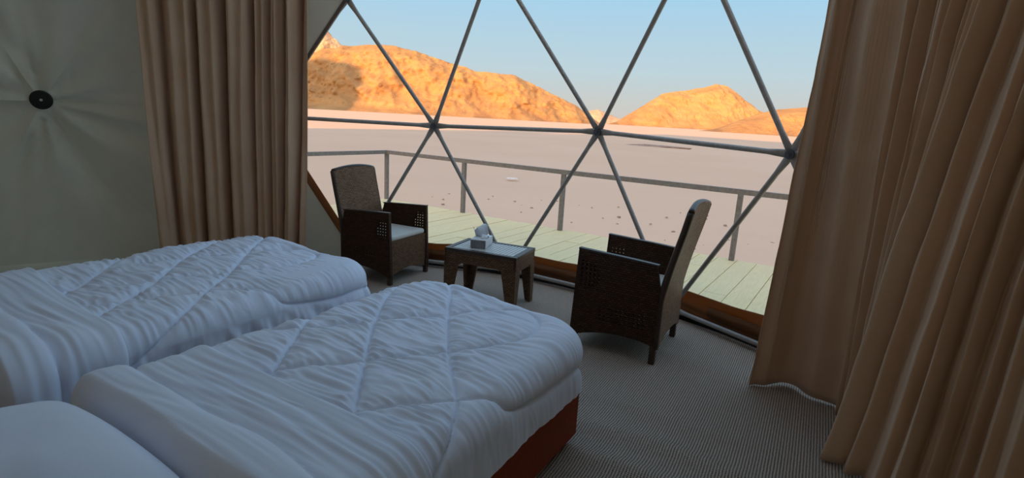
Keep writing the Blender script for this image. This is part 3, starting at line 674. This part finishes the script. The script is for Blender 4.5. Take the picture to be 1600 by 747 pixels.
    p = mesh('pillow', np.vstack([up_, dnn]), f + f2, M['linen'], None, True)
    bm = bmesh.new(); bm.from_mesh(p.data); bmesh.ops.remove_doubles(bm, verts=bm.verts[:], dist=1e-4); bm.to_mesh(p.data); bm.free()
    q = np.array(O) + pu * AC + pv * AL; p.location = (q[0], q[1], z0 + .35 * hh); p.rotation_euler = (0, 0, ang + spec.get('prot', 0)); tag(p, lab['pillow'], 'pillow', 'white pillows')
S2 = dict(u0=-1.15, u1=.018, v0=-.125, r=.095, rc=.20, dmax=.285, lay2=.026, top=.56, skew=.15, w=1.1, nz=Noise(51), crease=1.385, cslope=.02, bend=1.56, bdmax=.36, gath=.32, pillow=(-.66, 1.90, .42, .33, .12, .53))
make_bed(2, (.36, 2.33), S2, dict(bed='near single bed with a rust red upholstered base, in the middle of the room', duvet='white quilted duvet on the near bed with the rust red base', pillow='plump white pillow on the near bed, at the bottom left corner'))
S1 = dict(u0=-1.26, u1=.03, v0=-.19, r=.10, rc=.16, dmax=.40, gath=1.7, lay2=.03, vslope=.10, top=.56, skew=.07, w=1.15, nz=Noise(52), crease=1.46, cslope=.0, bend=1.66, bdmax=.44, pillow=(-.55, 1.92, .44, .30, .125, .53))
make_bed(1, (-.93, 3.10), S1, dict(bed='far single bed beside the left canvas wall, mostly hidden by its duvet', duvet='white quilted duvet on the far bed next to the left curtain', pillow='white pillow on the far bed at the left edge of the photo'))

# ------------------------------------------------------------------ wicker armchairs
def make_chair(loc, facing, label, sc=1.0):
    root = empty('wicker_armchair', (loc[0], loc[1], 0), facing - PI / 2, label, 'chair', 'wicker armchairs by the window'); root.scale = (sc, sc, sc)   # local y = forward
    arch = [(.285 - .565 * t, .060 + .05 * t + .05 * math.sin(PI * t) ** .8) for t in np.linspace(0, 1, 13)]
    for s in (-1, 1):
        prof = [(.285, .060), (.262, .645), (.10, .637), (-.08, .628), (-.235, .618), (-.262, .50), (-.275, .40), (-.28, .11)] + [(a, b) for a, b in reversed(arch[1:-1])]
        x0, x1 = (.262, .292) if s > 0 else (-.292, -.262)
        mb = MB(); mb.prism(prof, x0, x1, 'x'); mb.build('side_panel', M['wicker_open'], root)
        mb = MB(); v = []
        xa, xb = (.260, .294) if s > 0 else (-.294, -.260)
        top = [(.263, .645), (.10, .637), (-.08, .628), (-.245, .618)]
        mb.prism([(y, z) for y, z in top] + [(y, z + .010) for y, z in reversed(top)], xa, xb, 'x'); mb.build('arm_cap', M['wicker_frame'], root)
        for (y, zt) in ((.262, .14), (-.262, .14)):
            xc = s * .272
            mb = MB(); mb.box(xc - .019, xc + .019, y - .019, y + .019, 0, zt, .004); mb.build('leg', M['wicker_frame'], root)
    # back: curved panel, leaning above the seat
    nl, nz_ = 15, 22; F = []
    def back(l, t, d):
        q = l / .272; zt = .955 + .03 * (1 - q * q); z = .10 + (zt - .10) * t + (.05 * (1 - q * q)) * (1 - t) ** 8
        lean = .092 * max(0, (z - .40) / .55) ** 1.25
        return (l, -.272 - lean - .020 * q * q * min(1, max(0, (z - .42) / .4)) - d, z)
    v = []
    ls = np.linspace(-.272, .272, nl); ts = np.linspace(0, 1, nz_)
    for d in (-.02, .02):
        for l in ls:
            for t in ts: v.append(back(l, t, d))
    N = nl * nz_; f = [tuple(reversed(q)) for q in grid_faces(nl, nz_)] + grid_faces(nl, nz_, False, N)
    for j in range(nz_ - 1):
        f += [(j, j + 1, N + j + 1, N + j), (N + (nl - 1) * nz_ + j, N + (nl - 1) * nz_ + j + 1, (nl - 1) * nz_ + j + 1, (nl - 1) * nz_ + j)]
    for i in range(nl - 1):
        a, b = i * nz_, (i + 1) * nz_; f += [(a, N + a, N + b, b), (a + nz_ - 1, b + nz_ - 1, N + b + nz_ - 1, N + a + nz_ - 1)]
    mesh('backrest', v, f, M['wicker_back_lit'], root)
    mb = MB()
    mb.tube([back(l, 1, 0) for l in ls], .019, 8); mb.build('top_rim', M['wicker_frame'], root, True)
    for s in (-1, 1):
        mb = MB(); mb.tube([back(s * .272, t, 0) for t in ts], .021, 8); mb.build('back_edge', M['wicker_frame'], root, True)
    mb = MB(); arc = [(.262 - .524 * t, .065 + .05 * math.sin(PI * t) ** .8) for t in np.linspace(0, 1, 11)]
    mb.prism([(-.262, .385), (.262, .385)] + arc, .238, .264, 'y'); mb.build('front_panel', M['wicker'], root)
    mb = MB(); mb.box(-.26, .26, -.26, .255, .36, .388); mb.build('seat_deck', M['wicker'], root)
    mb = MB(); mb.box(-.25, .25, -.27, .262, .389, .435, .018); mb.build('seat_cushion', M['cushion'], root, False)
    return root
make_chair((.842, 3.655), 2.64, 'dark brown wicker armchair seen from behind, between the near bed and the window', 1.055)
make_chair((-1.18, 4.95), -.44, 'dark brown wicker armchair with a white seat cushion, left of the small table')

# ------------------------------------------------------------------ table and tissue box
tb = empty('side_table', (-.17, 4.335, 0), math.atan2(-.38, .925), 'low brown rattan effect side table with a slatted top, between the two armchairs', 'table')
def table():
    hx, hy, H = .315, .21, .46
    # border of the top
    mb = MB()
    for x0, x1, y0, y1 in ((-hx, hx, -hy, -hy + .045), (-hx, hx, hy - .045, hy), (-hx, -hx + .045, -hy + .045, hy - .045), (hx - .045, hx, -hy + .045, hy - .045)): mb.box(x0, x1, y0, y1, H - .03, H, .004)
    mb.build('top_frame', M['wicker_frame'], tb)
    mb = MB(); mb.box(-hx + .046, hx - .046, -hy + .046, hy - .046, H - .028, H - .014); mb.build('top_backing', M['wicker_frame'], tb)
    n = 18; w = (2 * hx - .096) / n; me = None
    for i in range(n):
        mb = MB(); mb.box(-w / 2 + .002, w / 2 - .002, -hy + .047, hy - .047, -.013, -.002, .003)
        o = mb.build('slat', M['table_top'], tb) if me is None else bpy.data.objects.new('slat', me)
        if me is None: me = o.data
        else: COL.objects.link(o); o.parent = tb
        o.location = (-hx + .048 + w * (i + .5), 0, H)
    for s in (-1, 1):
        p = [(-hx + .004, H - .03), (-hx + .004, H - .135), (-hx + .12, H - .135), (-hx + .16, H - .115), (hx - .16, H - .115), (hx - .12, H - .135), (hx - .004, H - .135), (hx - .004, H - .03)]
        y = s * (hy - .014); mb = MB(); mb.prism(list(reversed(p)), y - .01, y + .01, 'y'); mb.build('long_apron', M['wicker'], tb)
        p = [(-hy + .004, H - .03), (-hy + .004, H - .13), (-hy + .10, H - .13), (hy - .10, H - .13), (hy - .004, H - .13), (hy - .004, H - .03)]
        x = s * (hx - .014); mb = MB(); mb.prism(list(reversed(p)), x - .01, x + .01, 'x'); mb.build('short_apron', M['wicker'], tb)
    for sx in (-1, 1):
        for sy in (-1, 1):
            v = []
            for z, a, b in ((H - .12, .125, .10), (0, .062, .055)):
                x0, x1 = sx * hx, sx * (hx - a); y0, y1 = sy * hy, sy * (hy - b)
                v += [(x0, y0, z), (x1, y0, z), (x1, y0 - sy * .022, z), (x0 - sx * .022, y0 - sy * .022, z), (x0 - sx * .022, y1, z), (x0, y1, z)]
            f = [(i, (i + 1) % 6, 6 + (i + 1) % 6, 6 + i) for i in range(6)] + [(5, 4, 3, 0), (3, 2, 1, 0), (6, 9, 10, 11), (6, 7, 8, 9)]
            if sx * sy > 0: f = [tuple(reversed(q)) for q in f]
            mesh('leg', v, f, M['wicker'], tb)
table()
tx = empty('tissue_box', (-.25, 4.385, .46), math.radians(-12), 'small white and grey tissue box on the side table', 'tissue box')
mb = MB(); mb.box(-.065, .065, -.11, .11, 0, .07, .003); carton = mb.build('carton', M['white_box'], tx)
mb = MB(); mb.box(-.062, .062, -.1125, -.1095, .004, .064); mb.build('front_print', M['grey_box'], tx)
def tissue():
    n, m = 22, 9; v = []; nz = Noise(9)
    for i in range(n):
        t = i / (n - 1)
        for j in range(m):
            s = j / (m - 1); w = .04 + .035 * s
            v.append(((t - .5) * 2 * w - .015, .02 + .018 * math.sin(t * 9 + s * 2) * (.3 + s) + .03 * float(nz(t * 3, s * 2)) * s, .068 + s * (.095 + .03 * float(nz(t * 5, 1)) - .05 * abs(t - .4))))
    o = mesh('tissue', v, grid_faces(n, m), M['tissue'], carton, True); o.modifiers.new('thick', 'SOLIDIFY').thickness = .0015
    v = []
    for i in range(12):
        for j in range(6):
            a, b = i / 11, j / 5; v.append((.01 + .05 * a, -.07 + .09 * b, .072 + .03 * math.sin(PI * b) * (1 - .3 * a) + .006 * float(nz(a * 4, b * 4))))
    o = mesh('tissue', v, grid_faces(12, 6), M['tissue'], carton, True); o.modifiers.new('thick', 'SOLIDIFY').thickness = .0015
tissue()
